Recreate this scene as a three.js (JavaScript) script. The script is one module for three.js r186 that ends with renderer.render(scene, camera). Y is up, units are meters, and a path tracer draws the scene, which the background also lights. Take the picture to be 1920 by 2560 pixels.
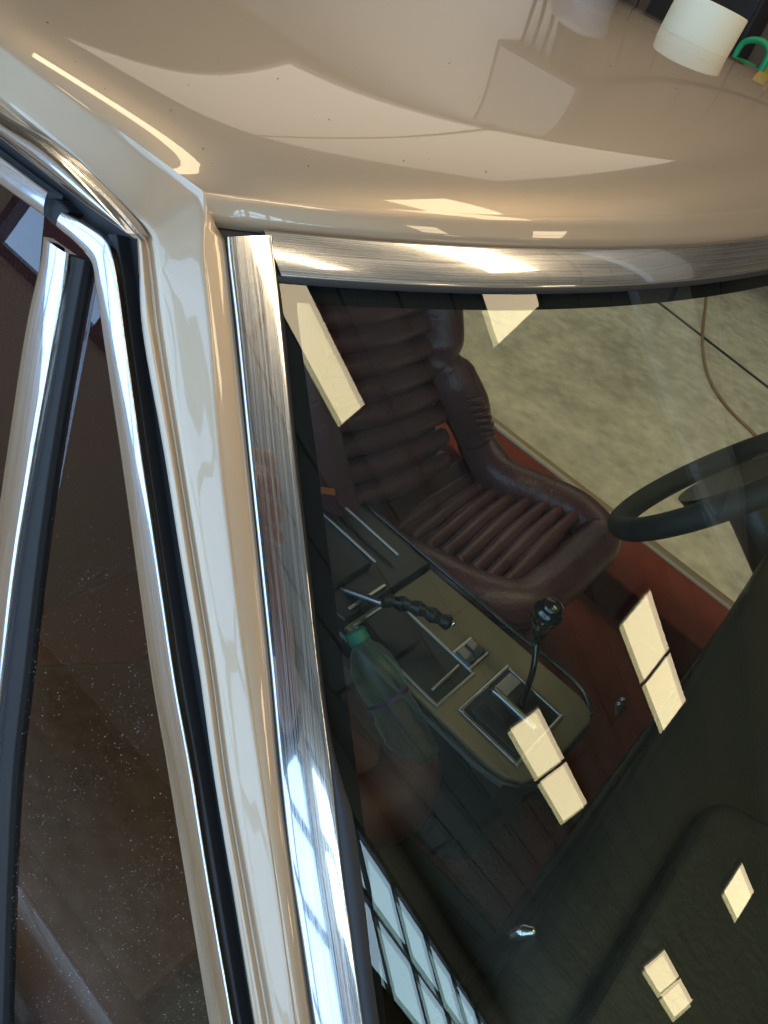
import * as THREE from 'three';
import { RoundedBoxGeometry } from 'three/addons/geometries/RoundedBoxGeometry.js';
import { mergeGeometries, mergeVertices } from 'three/addons/utils/BufferGeometryUtils.js';
import { MarchingCubes } from 'three/addons/objects/MarchingCubes.js';
import { RectAreaLightUniformsLib } from 'three/addons/lights/RectAreaLightUniformsLib.js';

// ------------------------------------------------------------------ camera, exposure, lights
// Car axes: x to the car's left (driver side), y up, z to the front of the car; the origin is under the right end of the windscreen header.
const scene = new THREE.Scene();
scene.background = new THREE.Color(0x000000);
const renderer = new THREE.WebGLRenderer({ antialias: true });
renderer.toneMapping = THREE.LinearToneMapping;
renderer.toneMappingExposure = 1.0;
renderer.shadowMap.enabled = true;
RectAreaLightUniformsLib.init();

const V = (x, y, z) => new THREE.Vector3(x, y, z);
const EYE = V(-0.7796, 1.4121, 0.2326), FOCAL = 1912.47;             // focal length in pixels of the 1920 x 2560 photograph
const ROWS = [[0.6495, -0.3587, 0.6704], [0.2913, -0.6971, -0.6551], [0.7024, 0.6208, -0.3483]];
const camera = new THREE.PerspectiveCamera(2 * Math.atan(1280 / FOCAL) * 180 / Math.PI, 0.75, 0.02, 60);
camera.matrixAutoUpdate = false;
{
  const c = (k, s) => V(ROWS[0][k] * s, ROWS[1][k] * s, ROWS[2][k] * s);
  camera.matrix.makeBasis(c(0, 1), c(1, -1), c(2, -1)).setPosition(EYE);
  camera.matrix.decompose(camera.position, camera.quaternion, camera.scale);
  camera.matrixAutoUpdate = true;
  camera.focus = 0.75; 
}
scene.add(camera);

const LAMP_COLOR = new THREE.Color().setRGB(1.0, 0.79, 0.49), LAMP_LEVEL = 10.5;
const DAY_COLOR = new THREE.Color().setRGB(0.36, 0.61, 1.0), DAY_LEVEL = 8.5;
const OPEN_SKY_COLOR = new THREE.Color().setRGB(0.55, 0.8, 1.0);
const ADDED_SKYLIGHT_COLOR = new THREE.Color().setRGB(1.0, 0.88, 0.70), ADDED_SKYLIGHT_LEVEL = 0.95;  // added warm light from above, to lift the roof paint
const CEILING = 4.2;
// ceiling lamps: x, z, length, width, heading in degrees, number of diffusers
const LAMPS = [
  [-0.915, 1.5, 1.9, 0.26, 10, 1, 'narrow single ceiling lamp above the windscreen corner, by the window wall'],
  [0.84, 1.44, 1.9, 0.53, 12, 2, 'two panel ceiling lamp above the middle of the windscreen'],
  [2.24, 6.03, 1.83, 0.62, 13, 2, 'two panel ceiling lamp in front of the car on the workbench side'],
  [0.01, 6.45, 1.72, 0.5, 9, 2, 'two panel ceiling lamp in front of the car on the window side'],
  [3.46, 11.69, 1.12, 0.74, 14, 1, 'short square ceiling lamp at the far end, workbench side'],
  [-0.75, -2.5, 1.9, 0.3, 10, 1, 'narrow ceiling lamp behind the windscreen header, over the car roof'],
  [0.9, 12.5, 2.17, 0.62, 9, 2, 'long two panel ceiling lamp at the far end of the garage'],
];

// ------------------------------------------------------------------ small tools
let seed = 12345;
const rnd = () => { seed = (seed * 1664525 + 1013904223) >>> 0; return seed / 4294967296; };
const lerp = (a, b, t) => a + (b - a) * t;
const clamp = (x, a, b) => Math.min(b, Math.max(a, x));
const rgb = (r, g, b) => new THREE.Color().setRGB(r, g, b);
function ray(u, v) {
  const a = u - 960, b = v - 1280;
  return V(...ROWS.map(r => r[0] * a + r[1] * b + r[2] * FOCAL)).normalize();
}
function atPlane(u, v, n, p) { const r = ray(u, v); return EYE.clone().addScaledVector(r, p.clone().sub(EYE).dot(n) / r.dot(n)); }
const atY = (u, v, y) => atPlane(u, v, V(0, 1, 0), V(0, y, 0));
// windscreen surface
const GW = 0.56;
const glassS = x => 1 - (x / GW) ** 2;
const headY = x => 1.26 + 0.02 * glassS(x);
function glassF(p) { const h = headY(p.x) - p.y; return p.z - (0.1 * glassS(p.x) + 0.04 * (1 - (p.x / GW) ** 4) + h * 1.2 + 0.5 * h * h); }
function glassZ(x, y) { const h = headY(x) - y; return 0.1 * glassS(x) + 0.04 * (1 - (x / GW) ** 4) + h * 1.2 + 0.5 * h * h; }
function glassGrad(p) {
  const e = 1e-4, g = k => { const a = p.clone(), b = p.clone(); a[k] += e; b[k] -= e; return (glassF(a) - glassF(b)) / (2 * e); };
  return V(g('x'), g('y'), g('z'));
}
const glassN = p => glassGrad(p).normalize();
const glassAt = (x, y, off = 0) => { const p = V(x, y, glassZ(x, y)); return off ? p.addScaledVector(glassN(p), off) : p; };
const headAt = (x, h, off = 0) => glassAt(x, headY(x) - h, off);
function solve(u, v, f, t0 = 0.12, t1 = 1.6) {
  const r = ray(u, v), P = t => EYE.clone().addScaledVector(r, t);
  let a = t0, fa = f(P(a));
  for (let i = 1; i <= 400; i++) {
    const b = t0 + (t1 - t0) * i / 400, fb = f(P(b));
    if (fa * fb <= 0) { let lo = t0 + (t1 - t0) * (i - 1) / 400, hi = b; for (let k = 0; k < 40; k++) { const m = (lo + hi) / 2; if (f(P(m)) * fa > 0) lo = m; else hi = m; } return P(lo); }
    a = b; fa = fb;
  }
  throw new Error('no hit at ' + u + ',' + v);
}
const onGlass = (u, v, off = 0) => solve(u, v, p => glassF(p) - off * 1.7);
// plane of the door windows, on the car's right side
const SIDE_N = V(-1, 0.346, 0).normalize(), SIDE_P = V(-0.594, 1.25, 0);
const onSide = (u, v, off = 0) => atPlane(u, v, SIDE_N, SIDE_P.clone().addScaledVector(SIDE_N, off));
// roof skin
const crease = x => headAt(x, -0.0118 - 0.004 * Math.max(0, glassS(x)), 0.004), creaseZ = x => crease(x).z, creaseY = x => crease(x).y;
const crown = x => 1.329 - 0.105 * (Math.sqrt(x * x + 0.04) - 0.2);
function roofY(x, z) {
  const top = crown(x) - 0.015 * z, es = 0.007 * Math.exp(-Math.max(0, 0.586 - Math.abs(x)) / 0.02);
  const zc = creaseZ(clamp(x, -0.58, 0.58)), ef = Math.max(0, crown(x) - 0.015 * zc - es - creaseY(clamp(x, -0.58, 0.58)));
  return top - es - ef * Math.exp(-Math.max(0, zc - z) / 0.02);
}
const onRoof = (u, v) => solve(u, v, p => p.y - roofY(p.x, p.z), 0.15, 2.2);
function roofMirror(u, v) {                                            // where a line of sight goes after the roof
  const p = onRoof(u, v), e = 1e-3, n = V(-(roofY(p.x + e, p.z) - roofY(p.x - e, p.z)) / (2 * e), 1, -(roofY(p.x, p.z + e) - roofY(p.x, p.z - e)) / (2 * e)).normalize();
  return { p, q: ray(u, v).reflect(n) };
}
// a smooth run through points
function run(pts, n) {
  const c = new THREE.CatmullRomCurve3(pts, false, 'centripetal');
  return Array.from({ length: n }, (_, i) => c.getPoint(i / (n - 1)));
}
function run2(pts, n) { return run(pts.map(p => V(p[0], p[1], 0)), n).map(p => [p.x, p.y]); }
// grid of rows of points into a surface; uv in metres
function loft(rows, closed = false) {
  const m = rows.length, n = rows[0].length, pos = [], uv = [], idx = [];
  let vlen = 0;
  for (let i = 0; i < m; i++) {
    if (i) vlen += rows[i][n >> 1].distanceTo(rows[i - 1][n >> 1]);
    let ulen = 0;
    for (let j = 0; j < n; j++) {
      if (j) ulen += rows[i][j].distanceTo(rows[i][j - 1]);
      pos.push(...rows[i][j].toArray()); uv.push(ulen, vlen);
    }
  }
  for (let i = 0; i < m - 1; i++) for (let j = 0; j < n - 1; j++) {
    const a = i * n + j; idx.push(a, a + 1, a + n, a + 1, a + n + 1, a + n);
  }
  const g = new THREE.BufferGeometry();
  g.setAttribute('position', new THREE.Float32BufferAttribute(pos, 3));
  g.setAttribute('uv', new THREE.Float32BufferAttribute(uv, 2));
  g.setIndex(idx); g.computeVertexNormals();
  return g;
}
// moulding between two runs of points: rounded cross-section, edges turned in
function moulding(A, B, normalOf, { bulge = 0.001, lip = 0.004, round = 0.0018, n = 9 } = {}) {
  const rows = A.map((a, i) => {
    const b = B[i], w = b.clone().sub(a), L = w.length(), nn = normalOf(a.clone().lerp(b, 0.5), i), d = w.clone().normalize(), row = [];
    const r = Math.min(round, L * 0.3);
    const put = (s, h) => row.push(a.clone().addScaledVector(d, s).addScaledVector(nn, h));
    put(0, -lip); 
    for (let k = 0; k <= 4; k++) { const t = k / 4 * Math.PI / 2; put(r - r * Math.cos(t), -r + r * Math.sin(t)); }
    for (let k = 1; k < n; k++) { const t = k / n; put(r + (L - 2 * r) * t, bulge * 4 * t * (1 - t)); }
    for (let k = 0; k <= 4; k++) { const t = k / 4 * Math.PI / 2; put(L - r + r * Math.sin(t), -r + r * Math.cos(t)); }
    put(L, -lip);
    return row;
  });
  const g = [loft(rows)];
  for (const [row, flip] of [[rows[0], 1], [rows[rows.length - 1], 0]]) {  // close the ends
    const c = row[0].clone().lerp(row[row.length - 1], 0.5), pos = [], uv = [];
    for (let j = 0; j < row.length - 1; j++) { const t = flip ? [c, row[j + 1], row[j]] : [c, row[j], row[j + 1]]; for (const p of t) { pos.push(...p.toArray()); uv.push(0, 0); } }
    const e = new THREE.BufferGeometry(); e.setAttribute('position', new THREE.Float32BufferAttribute(pos, 3)); e.setAttribute('uv', new THREE.Float32BufferAttribute(uv, 2)); e.computeVertexNormals(); 
    e.setIndex([...Array(pos.length / 3).keys()]); g.push(e);
  }
  return mergeGeometries(g);
}
// swept tube with its own radius at each point, closed by rounded ends
function sweep(pts, radii, segs = 40, sides = 14, squash = 1) {
  const c = new THREE.CatmullRomCurve3(pts, false, 'centripetal'), fr = c.computeFrenetFrames(segs, false), rows = [];
  const R = t => { const k = t * (radii.length - 1), i = Math.min(radii.length - 2, Math.floor(k)); const s = k - i, e = s * s * (3 - 2 * s); return lerp(radii[i], radii[i + 1], e); };
  const ring = (p, i, r) => { const row = []; for (let j = 0; j <= sides; j++) { const a = j / sides * 2 * Math.PI; row.push(p.clone().addScaledVector(fr.normals[i], Math.cos(a) * r).addScaledVector(fr.binormals[i], Math.sin(a) * r * squash)); } return row; };
  for (let k = 3; k >= 0; k--) { const a = k / 3 * Math.PI / 2; rows.push(ring(c.getPoint(0).addScaledVector(fr.tangents[0], -R(0) * 0.6 * Math.sin(a)), 0, Math.max(1e-5, R(0) * Math.cos(a)))); }
  for (let i = 1; i < segs; i++) rows.push(ring(c.getPoint(i / segs), i, R(i / segs)));
  for (let k = 0; k <= 3; k++) { const a = k / 3 * Math.PI / 2; rows.push(ring(c.getPoint(1).addScaledVector(fr.tangents[segs], R(1) * 0.6 * Math.sin(a)), segs, Math.max(1e-5, R(1) * Math.cos(a)))); }
  return loft(rows);
}
const pipe = (pts, r, segs = 40, sides = 8) => sweep(pts, [r, r], segs, sides);
function box(w, h, d, x = 0, y = 0, z = 0, r = 0) {
  const g = r ? new RoundedBoxGeometry(w, h, d, 3, r) : new THREE.BoxGeometry(w, h, d);
  g.translate(x, y, z); return g;
}
function slab(pts, y0, y1, bevel = 0.004) {                            // plan outline of [x, z] drawn up from y0 to y1
  const s = new THREE.Shape(pts.map(p => new THREE.Vector2(p[0], -p[1])));
  const g = new THREE.ExtrudeGeometry(s, { depth: y1 - y0 - 2 * bevel, bevelEnabled: bevel > 0, bevelThickness: bevel, bevelSize: bevel, bevelSegments: 3, bevelOffset: -bevel, curveSegments: 6 });
  g.rotateX(-Math.PI / 2); g.translate(0, y0 + bevel, 0); return g;
}

// ------------------------------------------------------------------ textures and materials
function hash2(x, y, s) { let h = (x * 374761393 + y * 668265263 + s * 2147483647) | 0; h = Math.imul(h ^ (h >>> 13), 1274126177); return ((h ^ (h >>> 16)) >>> 0) / 4294967296; }
function vnoise(x, y, per, s) {
  const xi = Math.floor(x), yi = Math.floor(y), fx = x - xi, fy = y - yi, m = k => ((k % per) + per) % per, sm = t => t * t * (3 - 2 * t);
  const a = hash2(m(xi), m(yi), s), b = hash2(m(xi + 1), m(yi), s), c = hash2(m(xi), m(yi + 1), s), d = hash2(m(xi + 1), m(yi + 1), s);
  return lerp(lerp(a, b, sm(fx)), lerp(c, d, sm(fx)), sm(fy));
}
function fbm(u, v, base, oct, s) { let r = 0, a = 0.5, f = base; for (let o = 0; o < oct; o++) { r += a * vnoise(u * f, v * f, f, s + o); a *= 0.5; f *= 2; } return r / (1 - 0.5 ** oct); }
function tex(n, fn, { srgb = false, repeat = [1, 1] } = {}) {
  const d = new Uint8Array(n * n * 4);
  for (let y = 0; y < n; y++) for (let x = 0; x < n; x++) { const c = fn(x / n, y / n, x, y), i = (y * n + x) * 4, a = Array.isArray(c) ? c : [c, c, c]; for (let k = 0; k < 3; k++) d[i + k] = clamp(a[k], 0, 1) * 255; d[i + 3] = 255; }
  const t = new THREE.DataTexture(d, n, n); t.wrapS = t.wrapT = THREE.RepeatWrapping; t.magFilter = THREE.LinearFilter; t.minFilter = THREE.LinearMipmapLinearFilter;
  if (srgb) t.colorSpace = THREE.SRGBColorSpace; t.repeat.set(...repeat); t.needsUpdate = true; return t;
}
const brushed = tex(512, (u, v, x, y) => 0.6 * vnoise(x, v * 5, 512, 3) + 0.4 * vnoise(u * 128, v * 4, 128, 9), { repeat: [20, 1.3] });
const streak = (salt, lo, hi, from = 0.48) => tex(512, (u, v, x, y) => { const a = vnoise(x * 0.9, v * 6 + hash2(x, 1, salt) * 6, 512, salt), b = fbm(u, v, 5, 4, salt + 3); const k = 0.93 * a + 0.07 * b; return lerp(lo, hi, clamp((k - from) / 0.16, 0, 1)); }, { repeat: [110, 1.7] });
const brushedRough = streak(5, 0.03, 0.42), polishRough = streak(15, 0.04, 0.36), mirrorRough = streak(25, 0.03, 0.40, 0.55);
const concreteMap = tex(1024, (u, v) => { const a = fbm(u, v, 4, 7, 21), b = fbm(u, v, 16, 5, 40), st = Math.max(0, fbm(u, v, 7, 4, 77) - 0.58) * 2.2; const c = fbm(u, v, 64, 4, 55), k = 0.77 + 0.15 * (a - 0.5) + 0.16 * (b - 0.5) + 0.2 * (c - 0.5) - 0.1 * st; return [k * 1.01, k * 0.97, k * 0.87]; }, { srgb: true, repeat: [0.42, 0.42] });
const concreteBump = tex(512, (u, v) => fbm(u, v, 16, 6, 91), { repeat: [1.3, 1.3] });
const leatherBump = tex(512, (u, v) => 0.6 * fbm(u, v, 40, 3, 14) + 0.4 * fbm(u, v, 8, 4, 60), { repeat: [5, 5] });
const carpetBump = tex(512, (u, v, x, y) => 0.6 * hash2(x, y, 2) + 0.4 * fbm(u, v, 32, 3, 4), { repeat: [4, 4] });
const carpetMap = tex(512, (u, v, x, y) => { const k = 0.72 + 0.28 * hash2(x, y, 31) * fbm(u, v, 12, 4, 6) * 1.5; return [k, k, k]; }, { repeat: [4, 4] });
const flake = tex(512, (u, v, x, y) => hash2(x, y, 71), { repeat: [30, 30] });
const smudge = tex(512, (u, v) => fbm(u, v, 5, 6, 130), { repeat: [2, 2] });
const grain = tex(512, (u, v) => { const k = 0.7 + 0.3 * fbm(u, v * 0.25, 24, 4, 140); return [k, k * 0.97, k * 0.93]; }, { repeat: [1.2, 0.6] });

const std = (color, roughness, more = {}) => new THREE.MeshStandardMaterial({ color, roughness, side: THREE.DoubleSide, ...more });
const phy = (color, roughness, more = {}) => new THREE.MeshPhysicalMaterial({ color, roughness, side: THREE.DoubleSide, ...more });
const M = {
  paint: phy(rgb(0.47, 0.347, 0.222), 0.4, { metalness: 0.5, clearcoat: 1, clearcoatRoughness: 0.015, bumpMap: flake, bumpScale: 0.00002 }),
  steel: std(rgb(0.62, 0.60, 0.585), 0.9, { metalness: 1, roughnessMap: brushedRough, bumpMap: brushed, bumpScale: 0.0000015 }),
  polished: std(rgb(0.62, 0.60, 0.585), 0.9, { metalness: 1, roughnessMap: mirrorRough, bumpMap: brushed, bumpScale: 0.000001 }),
  chrome: std(rgb(0.70, 0.70, 0.71), 0.9, { metalness: 1, roughnessMap: polishRough, bumpMap: brushed, bumpScale: 0.000001 }),
  rubber: std(rgb(0.012, 0.012, 0.013), 0.5),
  softRubber: std(rgb(0.018, 0.017, 0.016), 0.68),
  frit: phy(rgb(0.004, 0.004, 0.004), 0.5, { specularIntensity: 0.15 }),
  outer: phy(rgb(0.79, 0.855, 0.765), 0, { transmission: 1, thickness: 0, ior: 1.47 }),
  inner: phy(rgb(0.97, 0.99, 0.97), 0, { transmission: 1, thickness: 0, ior: 1.47 }),
  sideGlass: phy(rgb(0.66, 0.74, 0.73), 0, { transmission: 1, thickness: 0, ior: 1.65 }),
  leather: phy(rgb(0.105, 0.031, 0.034), 0.36, { bumpMap: leatherBump, bumpScale: 0.0014, clearcoat: 0.15, clearcoatRoughness: 0.35 }),
  welt: std(rgb(0.03, 0.02, 0.05), 0.6),
  carpet: std(rgb(0.29, 0.048, 0.024), 0.95, { map: carpetMap, bumpMap: carpetBump, bumpScale: 0.0015 }),
  maroon: std(rgb(0.07, 0.016, 0.014), 0.6, { bumpMap: leatherBump, bumpScale: 0.0004 }),
  dash: std(rgb(0.006, 0.0075, 0.0065), 0.5, { bumpMap: leatherBump, bumpScale: 0.0006 }),
  olive: std(rgb(0.20, 0.148, 0.08), 0.5, { bumpMap: leatherBump, bumpScale: 0.0003 }),
  black: std(rgb(0.01, 0.01, 0.011), 0.35),
  gloss: phy(rgb(0.008, 0.008, 0.009), 0.15, { clearcoat: 1 }),
  alloy: std(rgb(0.5, 0.5, 0.5), 0.3, { metalness: 1 }),
  concrete: std(rgb(1, 1, 1), 0.75, { map: concreteMap, bumpMap: concreteBump, bumpScale: 0.003 }),
  wall: std(rgb(0.80, 0.78, 0.74), 0.9),
  brown: std(rgb(0.20, 0.14, 0.09), 0.85, { map: grain }),
  plank: std(rgb(0.30, 0.315, 0.29), 0.75, { map: grain }),
  plank2: std(rgb(0.25, 0.265, 0.245), 0.75, { map: grain }),
  dark: std(rgb(0.02, 0.02, 0.02), 0.8),
  grey: std(rgb(0.42, 0.41, 0.40), 0.5),
  whitePaint: std(rgb(0.85, 0.85, 0.82), 0.5),
  muntin: std(rgb(0.025, 0.025, 0.028), 0.5),
  lampFrame: std(rgb(0.10, 0.095, 0.09), 0.5),
};
M.diffuser = std(rgb(0.8, 0.8, 0.78), 0.6, { emissive: LAMP_COLOR, emissiveIntensity: 1.0 });
M.paneA = std(rgb(0.3, 0.3, 0.3), 0.3, { emissive: rgb(0.40, 0.70, 1.0), emissiveIntensity: 0.6 });
M.paneB = std(rgb(0.3, 0.3, 0.3), 0.3, { emissive: rgb(0.62, 0.78, 0.86), emissiveIntensity: 0.5 });
M.paneC = std(rgb(0.3, 0.3, 0.3), 0.3, { emissive: rgb(0.52, 0.68, 0.82), emissiveIntensity: 0.3 });

// ------------------------------------------------------------------ naming
const taken = new Map();
function numbered(n) { const k = taken.get(n) ?? 0; taken.set(n, k + 1); return k ? n + '_' + String(k).padStart(3, '0') : n; }
function mesh(name, geo, mat, parent) {
  const m = new THREE.Mesh(Array.isArray(geo) ? mergeGeometries(geo.map(g => { const q = g.index ? g.toNonIndexed() : g; for (const k of Object.keys(q.attributes)) if (!['position', 'normal', 'uv'].includes(k)) q.deleteAttribute(k); return q; })) : geo, mat);
  m.name = parent ? name : numbered(name); m.castShadow = m.receiveShadow = true; (parent || scene).add(m); return m;
}
function thing(name, label, category, pos = V(0, 0, 0), turn = 0, group) {
  const g = new THREE.Group(); g.name = numbered(name); g.position.copy(pos); g.rotation.y = turn; g.userData = { label, category }; if (group) g.userData.group = group; scene.add(g); return g;
}
function sub(name, parent) { const g = new THREE.Group(); g.name = name; parent.add(g); return g; }
function structure(o) { o.userData.kind = 'structure'; return o; }

// ------------------------------------------------------------------ the garage round the car
const LEFT = 4.6, BACK = -7.5, FRONT = 19;
{
  const g = new THREE.PlaneGeometry(30, 36).rotateX(-Math.PI / 2); g.translate(2, 0, 6);
  const p = g.attributes.position, uv = g.attributes.uv; for (let i = 0; i < p.count; i++) uv.setXY(i, p.getX(i), p.getZ(i));
  structure(mesh('floor', g, M.concrete));
  structure(mesh('wall_left', box(0.2, CEILING + 0.4, FRONT - BACK, LEFT + 0.1, (CEILING + 0.4) / 2, (FRONT + BACK) / 2), M.wall));
  structure(mesh('wall_back', box(9, CEILING + 0.4, 0.2, 1.4, (CEILING + 0.4) / 2, BACK - 0.1), M.wall));
  structure(mesh('wall_front', box(9, CEILING + 0.4, 0.2, 1.4, (CEILING + 0.4) / 2, FRONT + 0.1), M.brown));
  const ceil = structure(mesh('ceiling', box(12, 0.1, 30, 1, CEILING + 0.15, 5.5), M.dark));
  const pg = new RoundedBoxGeometry(0.422, 0.05, 4.95, 1, 0.006);
  for (let i = -16; i <= 16; i++) for (let k = -2; k <= 4; k++) {
    const lx = i * 0.45, lz = k * 5 + (i % 2 ? 2.5 : 0), a = 10 * Math.PI / 180, x = 1 + lx * Math.cos(a) + lz * Math.sin(a), z = 4 - lx * Math.sin(a) + lz * Math.cos(a);
    if (x < -3.6 || x > 5.6 || z < BACK - 2 || z > FRONT + 2) continue;
    const m = mesh('plank', pg, (i + k) % 3 ? M.plank : M.plank2, ceil); m.position.set(x, CEILING + 0.04 + 0.004 * ((i * 7 + k * 3) % 3), z); m.rotation.y = a;
  }
}
// window wall on the car's right
{
  const P = V(-0.6, 1.06, 0.23), n = V(Math.sin(-93 * Math.PI / 180), 0, Math.cos(-93 * Math.PI / 180)), t = V(n.z, 0, -n.x), X = 1.8;
  const O = P.clone().addScaledVector(n, X), turn = Math.atan2(t.x, t.z);
  const at = (s, y, d) => V(O.x + t.x * s - n.x * d, y, O.z + t.z * s - n.z * d);
  const step = 0.535 * X, s0 = 3.29 * X - 2 * step, cols = 10, yLow = 1.06 + 0.8 * X, yMid = 1.06 + 1.095 * X, yTop = 1.06 + 1.4 * X;
  const s1 = s0 + cols * step;
  const wall = structure(thing('wall_right', 'wall', 'wall')); delete wall.userData.label; delete wall.userData.category;
  const piece = (name, sa, sb, ya, yb, mat) => { const m = mesh(name, new THREE.BoxGeometry(0.2, yb - ya, sb - sa), mat, wall); m.position.copy(at((sa + sb) / 2, (ya + yb) / 2, -0.1)); m.rotation.y = turn; };
  piece('lower_wall', s0, 20, 0, yLow, M.brown); piece('upper_wall', -9, 20, yTop, CEILING + 0.4, M.wall);
  piece('front_wall', s1, 20, yLow, yTop, M.wall);
  const w = thing('garage_window', 'long strip of small panes in black bars along the window wall', 'window', at((s0 + s1) / 2, yMid, 0), turn);
  const loc = (s, y, d) => V(d, y - yMid, s - (s0 + s1) / 2);          // own axes: x into the room, z along the wall
  for (let i = 0; i < cols; i++) for (const [a, b, low] of [[yLow, yMid, 1], [yMid, yTop, 0]]) {
    const m = mesh('window_pane', new THREE.BoxGeometry(0.01, b - a, step), low ? (i % 3 == 1 ? M.paneC : M.paneB) : i % 5 == 3 ? M.paneB : M.paneA, w);
    m.position.copy(loc(s0 + (i + 0.5) * step, (a + b) / 2, -0.08));
  }
  for (let i = 0; i <= cols; i++) { const m = mesh('muntin', new THREE.BoxGeometry(0.05, yTop - yLow, 0.045), M.muntin, w); m.position.copy(loc(s0 + i * step, yMid + (yTop + yLow) / 2 - yMid, -0.02)); }
  for (const [y, h] of [[yLow, 0.07], [yMid, 0.05], [yTop, 0.09]]) { const m = mesh('rail', new THREE.BoxGeometry(0.06, h, s1 - s0 + 0.1), M.muntin, w); m.position.copy(loc((s0 + s1) / 2, y, -0.018)); }
  const daylight = (sa, sb, ya, yb, level, color = DAY_COLOR) => { const l = new THREE.RectAreaLight(color, level, sb - sa, yb - ya); l.name = 'window_daylight'; scene.add(l); l.position.copy(at((sa + sb) / 2, (ya + yb) / 2, -0.06)); l.lookAt(at((sa + sb) / 2, (ya + yb) / 2, 3)); };
  daylight(s0, s1, yLow, yTop, DAY_LEVEL, OPEN_SKY_COLOR);
  // tall gridded window beside the car
  const c2 = 10, r2 = 5, w2 = 0.62, h2 = 0.5, a0 = s0 - 0.25 - c2 * w2, b0 = 0.85, b1 = b0 + r2 * h2, mid = V(0, 0, 0);
  piece('rear_wall', -9, a0, 0, yTop, M.wall); piece('window_head', a0, s0, b1, yTop, M.wall); piece('window_parapet', a0, a0 + c2 * w2, 0, b0, M.wall); piece('window_pier', a0 + c2 * w2, s0, 0, b1, M.wall);
  const big = thing('garage_window', 'tall window of many small panes in black bars beside the car', 'window', at(a0 + c2 * w2 / 2, b0, 0), turn);
  for (let i = 0; i < c2; i++) for (let k = 0; k < r2; k++) { const m = mesh('window_pane', new THREE.BoxGeometry(0.01, h2, w2), k < 2 ? ((i + k) % 3 ? M.paneB : M.paneC) : M.paneA, big); m.position.set(-0.08, (k + 0.5) * h2, (i + 0.5 - c2 / 2) * w2); }
  for (let i = 0; i <= c2; i++) mesh('muntin', new THREE.BoxGeometry(0.05, r2 * h2, 0.035), M.muntin, big).position.set(-0.02, r2 * h2 / 2, (i - c2 / 2) * w2);
  for (let k = 0; k <= r2; k++) mesh('rail', new THREE.BoxGeometry(0.06, 0.035, c2 * w2 + 0.05), M.muntin, big).position.set(-0.018, k * h2, 0);
  daylight(a0, a0 + c2 * w2, b0, b1, DAY_LEVEL * 0.43);
}
{ // added rooflight over the bench side, brightens the roof paint and its reflection
  const t = thing('added_skylight', 'large added rooflight of two frosted panes that brightens the car roof', 'added_skylight', V(3.0, CEILING - 0.03, -2.75), 10 * Math.PI / 180);
  const W = 3.1, L = 4.2, nx = 1, nz = 2, px = W / nx, pz = L / nz, pm = std(rgb(0.6, 0.6, 0.6), 0.4, { emissive: rgb(1.0, 0.9, 0.75), emissiveIntensity: 0.15 });
  for (let i = 0; i < nx; i++) for (let k = 0; k < nz; k++) mesh('window_pane', box(px - 0.02, 0.01, pz - 0.02, (i + 0.5 - nx / 2) * px, 0.02, (k + 0.5 - nz / 2) * pz), pm, t);
  for (let i = 0; i <= nx; i++) mesh('glazing_bar', box(0.04, 0.05, L + 0.04, (i - nx / 2) * px, -0.012, 0), M.grey, t);
  for (let k = 0; k <= nz; k++) mesh('glazing_bar', box(W, 0.046, 0.04, 0, -0.012, (k - nz / 2) * pz), M.grey, t);
  const l = new THREE.RectAreaLight(ADDED_SKYLIGHT_COLOR, ADDED_SKYLIGHT_LEVEL, W, L); l.name = 'added_rooflight_light'; t.add(l); l.position.set(0, 0.01, 0); l.rotation.x = -Math.PI / 2;
}
for (const [x, z, len, w, deg, parts, label] of LAMPS) {
  const t = thing('ceiling_lamp', label, 'lamp', V(x, CEILING - 0.06, z), deg * Math.PI / 180, 'ceiling lamps');
  mesh('housing', box(w + 0.06, 0.05, len + 0.06, 0, 0.04, 0, 0.008), M.lampFrame, t);
  const gap = 0.05, pl = (len - gap * (parts - 1)) / parts;
  for (let k = 0; k < parts; k++) {
    const lz = -len / 2 + pl / 2 + k * (pl + gap);
    mesh('diffuser', box(w, 0.012, pl, 0, 0.008, lz), M.diffuser, t);
    const l = new THREE.RectAreaLight(LAMP_COLOR, LAMP_LEVEL, w, pl); l.name = 'lamp_light'; t.add(l);
    l.position.set(0, -0.004, lz); l.rotation.x = -Math.PI / 2;
  }
  for (let k = 0; k < parts - 1; k++) mesh('divider', box(w, 0.03, gap - 0.004, 0, 0.002, 0), M.lampFrame, t);
}

// ------------------------------------------------------------------ the car
const car = thing('car', 'champagne beige coupe with polished steel windscreen trim and maroon leather inside', 'car');
const cabin = car;
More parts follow.
